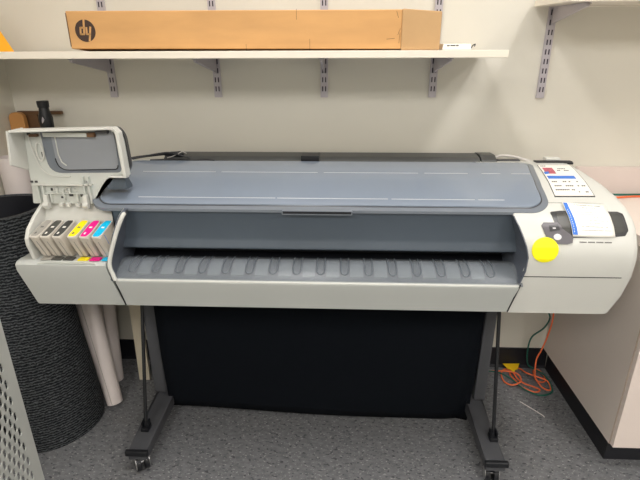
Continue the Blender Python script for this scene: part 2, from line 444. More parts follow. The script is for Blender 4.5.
def patch(poly, off, name, mats, parent, ns=10, th=0.0012):
    """thin plate following the curved top of the right module; poly in (x, arc length)"""
    s0 = min(p[1] for p in poly); s1 = max(p[1] for p in poly)
    def span(s):
        xs = []
        N = len(poly)
        for i in range(N):
            a, b = poly[i], poly[(i+1) % N]
            if (a[1]-s)*(b[1]-s) <= 0 and a[1] != b[1]:
                xs.append(a[0]+(b[0]-a[0])*(s-a[1])/(b[1]-a[1]))
        return min(xs), max(xs)
    cuts = set([s0+(s1-s0)*k/ns for k in range(ns+1)] + [p[1] for p in poly])
    cuts = sorted(cuts); cl = [cuts[0]+1e-6]
    for c_ in cuts[1:]:
        if c_-cl[-1] > 3e-4: cl.append(c_)
    cl[-1] = s1-1e-6
    bm = bmesh.new(); secs = []
    for s in cl:
        xa, xb = span(s)
        if xb-xa < 2e-4: xb = xa+2e-4
        yo, zo = sprof(s, off); yi, zi = sprof(s, off-th)
        secs.append([(xa, yo, zo), (xb, yo, zo), (xb, yi, zi), (xa, yi, zi)])
    loft(bm, secs)
    return new_obj(name, bm, mats, parent, smooth=True)

REAR = [(1.785, .985), (1.80, .96), (1.80, .69), (1.785, .640)]
PF = PRO + REAR
# right module
def xin(z):
    T = [(.640, .497), (.70, .505), (.75, .510), (.79, .5205), (.84, .523), (.89, .505), (.94, .486), (1.1, .486)]
    for a, b in zip(T, T[1:]):
        if a[0] <= z <= b[0]: return a[1]+(b[1]-a[1])*(z-a[0])/(b[0]-a[0])
    return T[0][1]
def xout(z):
    T = [(.640, .796), (.70, .815), (.75, .821), (.79, .820), (.88, .816), (1.1, .822)]
    for a, b in zip(T, T[1:]):
        if a[0] <= z <= b[0]: return a[1]+(b[1]-a[1])*(z-a[0])/(b[0]-a[0])
    return T[0][1]
cy_, cz_ = 1.52, .82
def inset(p, d):
    y, z = p
    v = Vector((cy_-y, (cz_-z)*1.6)); v.normalize()
    return (y+v.x*d, z+v.y*d)
secs = []
for u, d in ((-0.004, .008), (0.0, .002), (0.012, 0.0), (.5, 0), (.86, 0), (.93, .0005), (.965, .002), (.985, .006), (1.0, .014)):
    row = []
    for (y, z) in PF:
        yy, zz = inset((y, z), d)
        row.append((xin(z) + u*(xout(z)-xin(z)), yy, zz))
    secs.append(row)
core = [(.57, *inset((y, z), .05)) for (y, z) in PF]
bm = bmesh.new(); loft(bm, [core]+secs)
RM = new_obj('right_module', bm, 'white', PR, smooth=True)
RM['label'] = 'white control panel housing at the right end'
def seam(pts, r, name, mk, parent):
    bm = bmesh.new(); tube(bm, pts, r, 6); return new_obj(name, bm, mk, parent)
y_, z_ = sprof(.362, .0002)
seam([(0.595, y_, z_), (0.70, y_, z_), (0.792, y_, z_-.002)], .0011, 'top_seam', 'seam2', RM)
y_, z_ = sprof(.118, .0002)
seam([(0.512, y_, z_), (0.65, y_, z_), (0.785, y_, z_), (.80, y_+.012, z_)], .0013, 'front_seam', 'seam', RM)
# info sheet
INFO = [(0.6324, .4006), (0.7455, .4025), (0.8000, .705), (0.6908, .703)]
def lerp2(u, v):   # u across, v from front(0) to back(1) on the info sheet
    a = Vector(INFO[0]).lerp(Vector(INFO[1]), u); b = Vector(INFO[3]).lerp(Vector(INFO[2]), u)
    q = a.lerp(b, v); return (q.x, q.y)
def ipatch(u0, u1, v0, v1, off, name, mk, parent): return patch([lerp2(u0, v0), lerp2(u1, v0), lerp2(u1, v1), lerp2(u0, v1)], off, name, mk, parent, 4)
IS0 = patch([lerp2(-.02, -.02), lerp2(1.02, -.02), lerp2(1.02, 1.01), lerp2(-.02, 1.01)], .0010, 'sheet_border', 'panel', PR, 8)
IS0['label'] = 'thin dark border of the instruction sheet'
IS = patch(INFO, .0016, 'instruction_sheet', 'paper', PR, 8); IS['label'] = 'white instruction sheet with a blue band and pictures'
ipatch(.04, .82, .44, .54, .0022, 'blue_band', 'bluep', IS)
ipatch(.06, .36, .62, .86, .0022, 'red_picture', 'redp', IS)
ipatch(.02, .16, .60, .70, .0026, 'dark_picture', 'bluep', IS)
bm = bmesh.new()
def itext(bm, u0, u1, v, hh):
    n = max(2, int((u1-u0)*22))
    for k in range(n):
        if random.random() < .12: continue
        a = u0+(u1-u0)*k/n; b = a+(u1-u0)/n*.72
        q = [lerp2(a, v), lerp2(b, v), lerp2(b, v+hh), lerp2(a, v+hh)]
        pts = []
        for o_ in (.0026, .0018):
            pts.append([(x, *sprof(s_, o_)) for x, s_ in q])
        loft(bm, pts)
for (a, b, v) in ((.08, .28, .33), (.38, .60, .33), (.70, .92, .33), (.10, .30, .22), (.40, .62, .22), (.72, .94, .22), (.66, .74, .07), (.84, .92, .07), (.05, .22, .93), (.45, .80, .72), (.50, .75, .80), (.08, .60, .12)):
    itext(bm, a, b, v, .025)
new_obj('print', bm, 'text', IS)
# clip behind the sheet
bm = bmesh.new(); box(bm, .700, .832, 1.735, 1.755, .985, .9925); box(bm, .700, .832, 1.742, 1.765, .985, .995)
new_obj('sheet_clip', bm, 'black', PR, bevel=.002)
bm = bmesh.new(); box(bm, .745, .80, 1.767, 1.795, .975, 1.002); new_obj('rear_tab', bm, 'white', PR, bevel=.004)
# control panel
BP = [(0.5942, .319), (0.6205, .3236), (0.7767, .3217), (0.7879, .3136), (0.7870, .2566), (0.7771, .2424), (.75, .2392), (.6106, .2346), (.5962, .2515), (.5902, .3148)]
CP = patch(BP, .0016, 'control_panel', 'panel', PR, 10)
patch([(.748, .315), (.772, .313), (.780, .300), (.780, .262), (.771, .250), (.748, .247)], .0024, 'screen', 'panel2', CP, 8)
patch([(.604, .310), (.63, .314), (.64, .30), (.64, .262), (.625, .246), (.612, .255), (.603, .285)], .0024, 'keypad', 'panel2', CP, 8)
SP = patch([(0.5624, .2785), (0.6033, .279), (0.6106, .2602), (0.6377, .2378), (0.6346, .2212), (0.6212, .217), (0.5836, .2179), (0.5676, .2286), (0.555, .2685)], .0032, 'button_panel', 'btn', PR, 10)
SP['label'] = 'grey key panel with a dark and a white button'
patch([(.5735, .2721), (.6000, .2724), (.6040, .2516), (.5760, .2513)], .0042, 'dark_button', 'panel', SP, 5)
patch([(.584, .262), (.592, .262), (.592, .2585), (.584, .2585)], .0048, 'dark_button_mark', 'btnw', SP, 3)
patch([(.5948+.0105*math.cos(2*PI*k/16), .2365+.0085*math.sin(2*PI*k/16)) for k in range(16)], .0044, 'white_button', 'btnw', SP, 8)
patch([(.6714+.010*math.cos(2*PI*k/14), .3515+.0075*math.sin(2*PI*k/14)) for k in range(14)], .0012, 'emblem', 'seam2', PR, 6)
em = bmesh.new()
for (dx, w_) in ((-.006, .0035), (.0005, .003), (.0055, .003)):
    q = [(.6714+dx, .346), (.6714+dx+w_, .346), (.6714+dx+w_+.002, .3575), (.6714+dx+.002, .3575)]
    loft(em, [[(x, *sprof(s_, .0022)) for x, s_ in q], [(x, *sprof(s_, .001)) for x, s_ in q]])
new_obj('emblem_letters', em, 'panel', PR)
ST = patch([(.5622+.0355*math.cos(2*PI*k/32), .201+.0345*math.sin(2*PI*k/32)) for k in range(32)], .0046, 'round_sticker', 'yellow', PR, 16, .0042)
ST['label'] = 'round bright yellow sticker'
bm = bmesh.new()
for k in range(34):
    x = .655+k*.0032
    if k % 7 == 6 or k > 26: continue
    q = [(x, .222), (x+.0022, .222), (x+.0022, .2255), (x, .2255)]
    loft(bm, [[(a, *sprof(s_, .0008)) for a, s_ in q], [(a, *sprof(s_, -.0004)) for a, s_ in q]])
new_obj('printed_line', bm, 'text', PR)

# paper note lying on the control panel (its own thing)
t = thing('paper_note', 'white paper note with a blue stripe lying over the control panel', 'note', (.69, 1.26, .94))
NP = [(0.6319, .3506), (0.7472, .3402), (0.7483, .2364), (0.6351, .2378)]
def ncurl(x, s):
    return .0052 + .004*max(0, (s-.32)/.03)
def npt(u, v):
    a = Vector(NP[3]).lerp(Vector(NP[2]), u); b = Vector(NP[0]).lerp(Vector(NP[1]), u); q = a.lerp(b, v); return q.x, q.y
def nsurf(u, v, o):
    x, s_ = npt(u, v); return (x, *sprof(s_, ncurl(x, s_)+o))
bm = bmesh.new()
G = [[bm.verts.new(nsurf(i/8, j/12, 0)) for i in range(9)] for j in range(13)]
for j in range(12):
    for i in range(8): bm.faces.new((G[j][i], G[j][i+1], G[j+1][i+1], G[j+1][i]))
nb = new_obj('sheet', bm, 'paper', t, smooth=True, solid=.0006)
bm = bmesh.new()
def nstrip(bm, u0, u1, v0, v1, o=.0016):
    n = 6
    for k in range(n):
        va = v0+(v1-v0)*k/n; vb = v0+(v1-v0)*(k+1)/n
        bm.faces.new([bm.verts.new(nsurf(*p, o)) for p in ((u0(va), va), (u1(va), va), (u1(vb), vb), (u0(vb), vb))])
nstrip(bm, lambda v: .005+.05*max(0, v-.75), lambda v: .125-.02*v, .04, .97)
new_obj('blue_stripe', bm, 'bluep', t)
bm = bmesh.new()
for row, (v, a, b) in enumerate(((.91, .22, .88), (.83, .42, .74), (.68, .22, .92), (.60, .22, .60), (.52, .60, .80), (.42, .24, .90), (.34, .3, .7), (.24, .24, .86), (.15, .24, .92))):
    n = int((b-a)*34)
    for k in range(n):
        if random.random() < .18: continue
        u = a+(b-a)*k/n
        h_ = .022 if row < 2 else .014
        bm.faces.new([bm.verts.new(nsurf(*p, .0016)) for p in ((u, v), (u+.019, v), (u+.019, v+h_), (u, v+h_))])
new_obj('print', bm, 'text', t)
bm = bmesh.new()
for k in range(11):
    v = .10+k*.062
    bm.faces.new([bm.verts.new(nsurf(*p, .0021)) for p in ((.040, v), (.052, v), (.052, v+.035), (.040, v+.035))])
new_obj('stripe_print', bm, 'paper', t)
adopt(t)

# central body: rear case, chassis, front face, platen, front panel
bm = bmesh.new()
prism(bm, [(1.43, .66), (1.795, .66), (1.80, .70), (1.80, .96), (1.79, .97), (1.62, .972), (1.50, .970), (1.45, .968), (1.45, .80), (1.43, .74)], 'x', -.66, .52)
new_obj('rear_case', bm, 'white', PR)
bm = bmesh.new(); prism(bm, [(1.30, .662), (1.44, .662), (1.44, .725), (1.275, .730)], 'x', -.63, .49)
new_obj('chassis', bm, 'void', PR)
bm = bmesh.new()
prism(bm, [(1.318, .938), (1.322, .930), (1.334, .845), (1.334, .832), (1.328, .820), (1.328, .812), (1.336, .806), (1.360, .806), (1.365, .85), (1.365, .925), (1.36, .935)], 'x', -.67, .53)
new_obj('front_face', bm, 'blue', PR, smooth=True)['label'] = 'slate blue sloping face under the cover'
bm = bmesh.new(); prism(bm, [(1.375, .72), (1.44, .72), (1.44, .80), (1.42, .80), (1.42, .765), (1.375, .745)], 'x', -.665, .52)
tp = new_obj('paper_path', bm, 'void', PR)
# platen under the clear output cover
OUT = [(1.395, .745), (1.375, .763), (1.350, .7745), (1.322, .7785), (1.295, .7755), (1.270, .765), (1.252, .752), (1.243, .742)]
bm = bmesh.new()
low = [(y, z-.009) for y, z in OUT]
prism(bm, low+[(1.246, .72), (1.395, .72)], 'x', -.655, .508)
new_obj('platen', bm, 'rim', PR, smooth=True)
bm = bmesh.new()
xs = [-.655+.0, -.645] + [-.6+.1*k for k in range(11)] + [.495, .51]
loft(bm, [[(x, y, z) for y, z in OUT]+[(x, y, z-.002) for y, z in OUT[::-1]] for x in (-.668, -.3, .1, .520)])
OC = new_obj('output_cover', bm, 'clear', PR, smooth=True); OC['label'] = 'smoky clear curved cover over the paper outlet'
def oz(y):
    for a, b in zip(OUT, OUT[1:]):
        if b[0] <= y <= a[0]: return a[1]+(b[1]-a[1])*(y-a[0])/(b[0]-a[0])
    return OUT[0][1] if y > 1.395 else OUT[-1][1]
NT = 16
for k in range(NT):
    x = -.611 + k*.0697
    # raised U-shaped star-wheel slot
    hw = .0115; yy0, yy1 = 1.262, 1.352
    path = [(x-hw, yy1)] + [(x-hw, yy0+hw+.02*j) for j in (3, 2, 1, 0)] + [(x-hw*math.cos(a), yy0+hw-hw*math.sin(a)) for a in [PI*i/8 for i in range(1, 8)]] + [(x+hw, yy0+hw+.02*j) for j in (0, 1, 2, 3)] + [(x+hw, yy1)]
    bm = bmesh.new(); tube(bm, [(a, b, oz(b)+.0004) for a, b in path], .0020, 5)
    new_obj('slot', bm, 'slotrim', OC)
for k in range(NT-1):
    bm = bmesh.new(); x = -.611 + (k+.5)*.0697
    loft(bm, [[(x-.019, y, oz(y)-.0045), (x+.019, y, oz(y)-.0045), (x+.018, y, oz(y)-.0085), (x-.018, y, oz(y)-.0085)] for y in (1.262, 1.28, 1.30, 1.32, 1.345)])
    new_obj('platen_rib', bm, 'ribw', PR)
# front panel
bm = bmesh.new()
FP = [(1.280, .643), (1.268, .645), (1.254, .695), (1.2395, .733), (1.2385, .739), (1.243, .744), (1.2505, .744), (1.2525, .738), (1.275, .70), (1.295, .655)]
def fx(z, side): 
    u = (z-.643)/(.744-.643)
    return -.645-.009*u if side < 0 else .4965+.0125*u
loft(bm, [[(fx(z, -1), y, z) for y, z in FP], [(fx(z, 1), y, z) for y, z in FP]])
new_obj('front_panel', bm, 'shell_shaded', PR, smooth=True)['label'] = 'long front panel between the end housings, shell colour darkened for shade'
bm = bmesh.new(); loft(bm, [[(x, 1.2385, .7425), (x, 1.2495, .7455), (x, 1.252, .743), (x, 1.2405, .7395)] for x in (-.654, .509)])
new_obj('front_lip', bm, 'white', PR)['label'] = 'thin bright lip along the top of the front panel'
# bottom tray behind the front panel
bm = bmesh.new(); box(bm, -.64, .50, 1.292, 1.44, .646, .661); new_obj('bottom_plate', bm, 'void', PR)

# left module
LP = [(1.310, .655), (1.280, .79), (1.275, .797), (1.337, .797), (1.338, .884), (1.345, .905), (1.356, .925), (1.370, .938), (1.385, .947), (1.42, .958), (1.50, .975), (1.62, .983), (1.76, .985)] + REAR
bm = bmesh.new()
secs = []
for x, d in ((-.905, .016), (-.897, .006), (-.885, 0), (-.68, 0)):
    secs.append([(x, *( (y, z) if y < 1.34 and d < .01 else inset((y, z), d if y > 1.30 else 0) )) for y, z in LP])
loft(bm, secs)
LM = new_obj('left_module', bm, 'white', PR, smooth=True); LM['label'] = 'white ink station housing at the left end'
# lower front cover of the ink station
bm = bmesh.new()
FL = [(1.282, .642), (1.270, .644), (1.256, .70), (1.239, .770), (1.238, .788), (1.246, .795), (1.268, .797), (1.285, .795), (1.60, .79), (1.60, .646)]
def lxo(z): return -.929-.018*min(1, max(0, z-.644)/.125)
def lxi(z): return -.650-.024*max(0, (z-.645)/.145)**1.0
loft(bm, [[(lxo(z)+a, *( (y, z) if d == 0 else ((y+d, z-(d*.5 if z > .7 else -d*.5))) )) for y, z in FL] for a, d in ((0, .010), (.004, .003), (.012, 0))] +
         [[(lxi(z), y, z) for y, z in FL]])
FC = new_obj('ink_station_front', bm, 'shell_shaded', PR, smooth=True)
bm = bmesh.new()
prism(bm, [(-.875, .7945), (-.845, .7975), (-.735, .7975), (-.705, .7945), (-.705, .7905), (-.735, .7925), (-.845, .7925), (-.875, .7905)], 'y', 1.2395, 1.262)
new_obj('notch', bm, 'inner', FC)
# left cheek
bm = bmesh.new()
prism(bm, [(1.385, .949), (1.350, .940), (1.300, .915), (1.262, .890), (1.246, .865), (1.246, .845), (1.252, .825), (1.262, .79), (1.385, .79)], 'x', -.901, -.890)
new_obj('side_cheek', bm, 'white', PR, bevel=.002)
# divider between ink station and the paper outlet
def wallpoly(front, back, th, name, mk):
    bm = bmesh.new()
    loft(bm, [[Vector(f), Vector(b), Vector(b)+Vector((th, 0, 0)), Vector(f)+Vector((th, 0, 0))] for f, b in zip(front, back)])
    return new_obj(name, bm, mk, PR)
Fl = [(-.613, 1.290, .940), (-.615, 1.266, .932), (-.634, 1.250, .88), (-.657, 1.238, .80), (-.653, 1.238, .740)]
Bl = [(-.640, 1.50, .940), (-.642, 1.50, .932), (-.652, 1.50, .88), (-.664, 1.50, .80), (-.664, 1.50, .735)]
wallpoly(Fl, Bl, -.010, 'divider_wall', 'slate')
Fr = [(xin(z)-.0035, y, z) for y, z in ((1.300, .931), (1.274, .911), (1.257, .888), (1.246, .862), (1.2405, .83), (1.239, .79), (1.2395, .75))]
Br = [(xin(z)-.0035, 1.45, z) for z in (.931, .911, .888, .862, .83, .79, .74)]
wallpoly(Fr, Br, .0033, 'divider_wall', 'slate')
bm = bmesh.new(); tube(bm, spline([(-.611, 1.274, .936), (-.614, 1.262, .928), (-.634, 1.250, .88), (-.659, 1.237, .80), (-.654, 1.2365, .760), (-.650, 1.2365, .744)], 5), .0060, 8)
new_obj('divider_edge', bm, 'white', PR, smooth=True)
bm = bmesh.new(); A = [(p[0]-.0102, p[1]+.003, p[2]) for p in Fl]; B = [(-.636, 1.345, .938), (-.638, 1.345, .932), (-.650, 1.345, .88), (-.661, 1.345, .80), (-.661, 1.345, .74)]
loft(bm, [[a, b, (b[0]-.001, b[1], b[2]), (a[0]-.001, a[1], a[2])] for a, b in zip(A, B)])
new_obj('divider_lining', bm, 'inner', PR)
bm = bmesh.new(); tube(bm, [(-.6545, 1.2365, .750), (-.652, 1.246, .715), (-.6465, 1.267, .646)], .0022, 6); new_obj('panel_gap', bm, 'seam', PR)
bm = bmesh.new(); tube(bm, [(.5105, 1.2365, .750), (.506, 1.2475, .715), (.497, 1.268, .646)], .0022, 6); new_obj('panel_gap', bm, 'seam', PR)
# colour-coded strips in front of each cartridge slot
CX = [-.887, -.856, -.821, -.777, -.742, -.706]
KEYS = ['grey', 'k1', 'k2', 'y', 'm', 'c']
for i, (x, k) in enumerate(zip(CX, KEYS)):
    bm = bmesh.new(); box(bm, x+.017, x+.046, 1.250, 1.272, .7985, .8010)
    o = new_obj('colour_strip', bm, 'ink_'+k, PR); 

# top cover (lid)
def XLc(y):
    T = [(1.30, -.736), (1.45, -.744), (1.60, -.762), (1.76, -.788)]
    for a, b in zip(T, T[1:]):
        if y <= b[0]: return a[1]+(b[1]-a[1])*(y-a[0])/(b[0]-a[0])
    return T[-1][1]
def XRc(y):
    T = [(1.30, .592), (1.45, .615), (1.60, .648), (1.76, .690)]
    for a, b in zip(T, T[1:]):
        if y <= b[0]: return a[1]+(b[1]-a[1])*(y-a[0])/(b[0]-a[0])
    return T[-1][1]
def lid_layer(name, y0, y1, ins, rf, rr, h0, h1, mk, parent, extra=None, bevel=0):
    rows = []
    ys = []
    for k in range(9): ys.append(y0 + rf*(1-math.cos(PI/2*k/8)))
    for k in range(1, 15): ys.append(y0+rf+(y1-rr-y0-rf)*k/14)
    for k in range(1, 9): ys.append(y1-rr+rr*math.sin(PI/2*k/8))
    for y in ys:
        d = 0
        if y < y0+rf: d = rf - math.sqrt(max(0, rf*rf-(y0+rf-y)**2))
        if y > y1-rr: d = rr - math.sqrt(max(0, rr*rr-(y-(y1-rr))**2))
        rows.append((y, XLc(y)+ins+d, XRc(y)-ins-d))
    bm = bmesh.new(); secs = []
    for y, a, b in rows:
        n = 8
        yc = min(1.76, y)
        top = [(a+(b-a)*k/n, y, prof(yc)+h1) for k in range(n+1)]
        bot = [(a+(b-a)*k/n, y, prof(yc)+h0) for k in range(n, -1, -1)]
        secs.append(top+bot)
    loft(bm, secs)
    return new_obj(name, bm, mk, parent, smooth=True, bevel=bevel)
LID = lid_layer('top_cover', 1.311, 1.722, 0, .055, .045, -.006, .003, 'rim', PR, bevel=.003)
LID['label'] = 'grey hinged top cover with rounded corners'
WN = lid_layer('cover_window', 1.328, 1.712, .020, .045, .035, .0, .0065, 'glass', LID, bevel=.0015)
bm = bmesh.new(); pts = []
# dark groove round the window
def wout():
    o = []
    y0, y1, rf, rr, ins = 1.326, 1.714, .047, .037, .018
    L_ = []; Rr = []
    ys = [y0+rf*(1-math.cos(PI/2*k/8)) for k in range(9)] + [y0+rf+(y1-rr-y0-rf)*k/12 for k in range(1, 13)] + [y1-rr+rr*math.sin(PI/2*k/8) for k in range(1, 9)]
    for y in ys:
        d = 0
        if y < y0+rf: d = rf-math.sqrt(max(0, rf*rf-(y0+rf-y)**2))
        if y > y1-rr: d = rr-math.sqrt(max(0, rr*rr-(y-(y1-rr))**2))
        L_.append((XLc(y)+ins+d, y, prof(min(1.76, y))+.0032)); Rr.append((XRc(y)-ins-d, y, prof(min(1.76, y))+.0032))
    return L_ + Rr[::-1]
ring = wout(); tube(bm, ring+[ring[0], ring[1]], .0016, 5, cap=False); new_obj('cover_groove', bm, 'panel', LID)
# moulded pale ridges on the cover
bm = bmesh.new()
def ridge(x0, x1, y, wd=.0035):
    z = prof(y)+.0066
    loft(bm, [[(x0, y-wd, prof(y-wd)+.0062), (x0, y, z+.0008), (x0, y+wd, prof(y+wd)+.0062)], [(x1, y-wd, prof(y-wd)+.0062), (x1, y, z+.0008), (x1, y+wd, prof(y+wd)+.0062)]])
bm.free()
for yy, wd_, lst in ((1.560, .0035, ((-.66, -.415), (-.395, -.075), (-.055, .255), (.275, .415), (.46, .52), (.555, .615))), (1.358, .0026, ((-.60, -.19), (-.185, .14), (.15, .39), (.40, .475)))):
    for a, b in lst:
        bm = bmesh.new(); ridge(a, b, yy, wd_); new_obj('cover_ridge', bm, 'line', WN)
# handle lip at the middle of the front edge
bm = bmesh.new(); prism(bm, rpoly([(-.166, .9400), (.036, .9400), (.036, .9285), (-.166, .9285)], .004), 'y', 1.300, 1.320)
HD = new_obj('cover_handle', bm, 'rim', LID, bevel=.001)
bm = bmesh.new(); box(bm, -.162, .032, 1.2988, 1.3005, .9325, .9388); new_obj('handle_slot', bm, 'void', HD)

# rear roll cover
bm = bmesh.new()
prism(bm, rpoly([(1.742, .965), (1.85, .965), (1.85, 1.003), (1.825, 1.008), (1.76, 1.004), (1.742, .992)], .008), 'x', -.655, .505)
RC = new_obj('roll_cover', bm, 'olive', PR, smooth=True)
bm = bmesh.new(); prism(bm, rpoly([(1.745, .965), (1.852, .965), (1.852, 1.007), (1.78, 1.010), (1.745, .995)], .01), 'x', .51, .565)
new_obj('roll_cover_cap', bm, 'olive', PR, smooth=True, bevel=.003)
bm = bmesh.new(); box(bm, -.144, -.078, 1.735, 1.80, .975, 1.0115); box(bm, -.136, -.086, 1.733, 1.736, .985, .993); new_obj('roll_cover_latch', bm, 'black', RC, bevel=.002)
bm = bmesh.new(); box(bm, -.62, .50, 1.795, 1.855, .70, .968); new_obj('rear_box', bm, 'black', PR)
bm = bmesh.new(); tube(bm, spline([(.56, 1.80, .990), (.60, 1.80, 1.004), (.65, 1.79, .999), (.70, 1.775, .986)], 6), .005, 8); new_obj('cable_guide', bm, 'cable_w', PR, smooth=True)
bm = bmesh.new(); box(bm, .575, .655, 1.765, 1.79, .985, .9945); new_obj('rear_clip', bm, 'panel', PR, bevel=.002)

# ---- open ink cover standing up from the left module (local: x, y toward the back, z up from the hinge)
LB = Matrix.Translation((0, 1.352, .938))
def lidpart(name, fn, mk, parent, **kw):
    bm = bmesh.new(); fn(bm); bmesh.ops.transform(bm, matrix=LB, verts=bm.verts[:]); return new_obj(name, bm, mk, parent, **kw)
outline = [(-.922, .002), (-.914, .066), (-.913, .120), (-.905, .222), (-.632, .228), (-.618, .200), (-.614, .089), (-.676, .086), (-.705, .056), (-.722, .026), (-.736, .002)]
OL = rpoly(outline, [.004, .02, .02, .004, .020, .02, .006, .02, .02, .02, .004], 5)
IC = lidpart('ink_cover', lambda b: prism(b, OL, 'y', 0.0, .007), 'inner', PR, bevel=.0015)
IC['label'] = 'raised pale grey ink station cover seen from inside'
lidpart('side_flange', lambda b: loft(b, [[(-.921, -.066, .132), (-.910, -.066, .226), (-.905, -.066, .226), (-.915, -.066, .132)], [(-.917, 0, .104), (-.908, 0, .226), (-.902, 0, .226), (-.911, 0, .104)]]), 'white', IC, bevel=.001)
lidpart('side_flange', lambda b: loft(b, [[(-.630, -.030, .231), (-.615, -.030, .216), (-.611, -.030, .094), (-.620, -.030, .094), (-.624, -.030, .212), (-.634, -.030, .222)],
                                          [(-.630, .0, .231), (-.617, .0, .216), (-.614, .0, .089), (-.622, .0, .089), (-.627, .0, .212), (-.636, .0, .222)]]), 'white', IC, bevel=.001)
lidpart('top_flange', lambda b: loft(b, [[(-.910, -.060, .220), (-.630, -.030, .225), (-.630, -.030, .231), (-.910, -.060, .226)], [(-.907, 0, .216), (-.631, .0, .222), (-.631, .0, .231), (-.907, 0, .224)]]), 'white', IC, bevel=.001)
lidpart('bottom_flange', lambda b: loft(b, [[(-.664, -.028, .089), (-.612, -.030, .089), (-.612, -.030, .094), (-.664, -.028, .094)], [(-.666, 0, .084), (-.616, .0, .085), (-.616, .0, .092), (-.666, 0, .092)]]), 'white', IC, bevel=.001)
lidpart('cover_skin', lambda b: prism(b, rpoly([(-.900, .10), (-.900, .222), (-.630, .229), (-.614, .205), (-.609, .115), (-.622, .095)], [.01, .01, .03, .02, .02, .02], 5), 'y', .0075, .020), 'panel', IC, bevel=.003)
RP = rpoly([(-.826, .216), (-.638, .217), (-.644, .108), (-.824, .104)], [.002, .002, .012, .035], 6)
RG = lidpart('recess', lambda b: prism(b, RP, 'y', -.0012, .003), 'innergrey', IC); RG['label'] = 'smooth mid grey inner panel'
RP2 = rpoly([(-.856, .216), (-.632, .217), (-.636, .098), (-.852, .095)], [.002, .002, .014, .040], 6)
lidpart('recess_rim', lambda b: prism(b, RP2, 'y', -.0006, .003), 'rim', IC)
lidpart('recess_line', lambda b: tube(b, [(x, -.003, z) for x, z in RP[14:]], .0014, 6), 'black', IC)
lidpart('recess_step', lambda b: tube(b, [(-.814, -.002, .212), (-.814, -.002, .150), (-.808, -.002, .128), (-.796, -.002, .118)], .0018, 6), 'inner', IC, smooth=True)
lidpart('top_rail', lambda b: box(b, -.842, -.715, -.014, .0, .202, .214), 'inner', IC, bevel=.001)
lidpart('oval_loop', lambda b: tube(b, [(-.866+.010*math.cos(a), -.004, .158+.026*math.sin(a)) for a in [2*PI*k/18 for k in range(19)]], .0028, 6), 'white', IC, smooth=True)
lidpart('moulded_rib', lambda b: tube(b, spline([(-.892, -.003, .205), (-.884, -.003, .15), (-.872, -.003, .11), (-.842, -.003, .088), (-.79, -.003, .086)], 5), .0022, 6), 'white', IC, smooth=True)
lidpart('moulded_rib', lambda b: box(b, -.908, -.728, -.012, .0, .060, .064), 'white', IC)
for x in (-.892, -.876, -.752, -.736):
    lidpart('moulded_rib', lambda b: box(b, x-.002, x+.002, -.012, .0, .006, .086 if x > -.76 else .062), 'inner', IC)
lidpart('moulded_rib', lambda b: box(b, -.874, -.754, -.008, .0, .034, .037), 'inner', IC)
for x, z0, z1 in ((-.858, .008, .036), (-.838, .036, .052), (-.818, .014, .046), (-.798, .036, .054), (-.778, .010, .036)):
    lidpart('moulded_rib', lambda b: box(b, x-.0018, x+.0018, -.010, .0, z0, z1), 'inner', IC)
for x, z, r in ((-.842, .048, .006), (-.806, .046, .007), (-.782, .048, .005)):
    lidpart('boss', lambda b: tube(b, [(x+r*math.cos(a), -.004, z+r*math.sin(a)) for a in [2*PI*k/12 for k in range(13)]], .0016, 5), 'white', IC)
for x, z, a, h in ((-.890, .208, .005, .004), (-.912, .069, .004, .003), (-.898, .069, .004, .003), (-.742, .069, .004, .003), (-.862, .150, .002, .007), (-.80, .029, .006, .004), (-.828, .022, .004, .003), (-.768, .028, .004, .004), (-.856, .046, .003, .004)):
    lidpart('cover_hole', lambda b: box(b, x-a, x+a, -.0015, -.0002, z-h, z+h), 'panel', IC)
lidpart('cover_hole', lambda b: box(b, -.690, -.655, -.0135, -.0002, .212, .219), 'panel', IC)
lidpart('foam_pad', lambda b: box(b, -.882, -.860, -.0145, -.002, .202, .210), 'brown', IC)
lidpart('foam_pad', lambda b: box(b, -.714, -.694, -.0145, -.002, .202, .214), 'brown', IC)
for x in (-.872, -.752):
    def hinge(b):
        tube(b, [(x-.008, -.016, .002), (x+.008, -.016, .002)], .009, 10)
    hg = lidpart('hinge', hinge, 'white', IC, smooth=True)
    lidpart('hinge_arm', lambda b: loft(b, [[(x-.007, -.020, -.010), (x+.007, -.020, -.010), (x+.007, -.002, -.010), (x-.007, -.002, -.010)], [(x-.006, -.018, .032), (x+.006, -.018, .032), (x+.006, -.002, .032), (x-.006, -.002, .032)]]), 'white', IC, bevel=.002)
for x in (-.83, -.81, -.78): lidpart('hinge_knuckle', lambda b: box(b, x-.005, x+.005, -.016, .0, -.004, .007), 'white', IC, bevel=.002)
bm = bmesh.new(); prism(bm, [(1.352, .985), (1.352, 1.020), (1.372, 1.024), (1.395, .992), (1.395, .982)], 'x', -.690, -.628)
new_obj('cover_side_block', bm, 'blue', IC, bevel=.004)

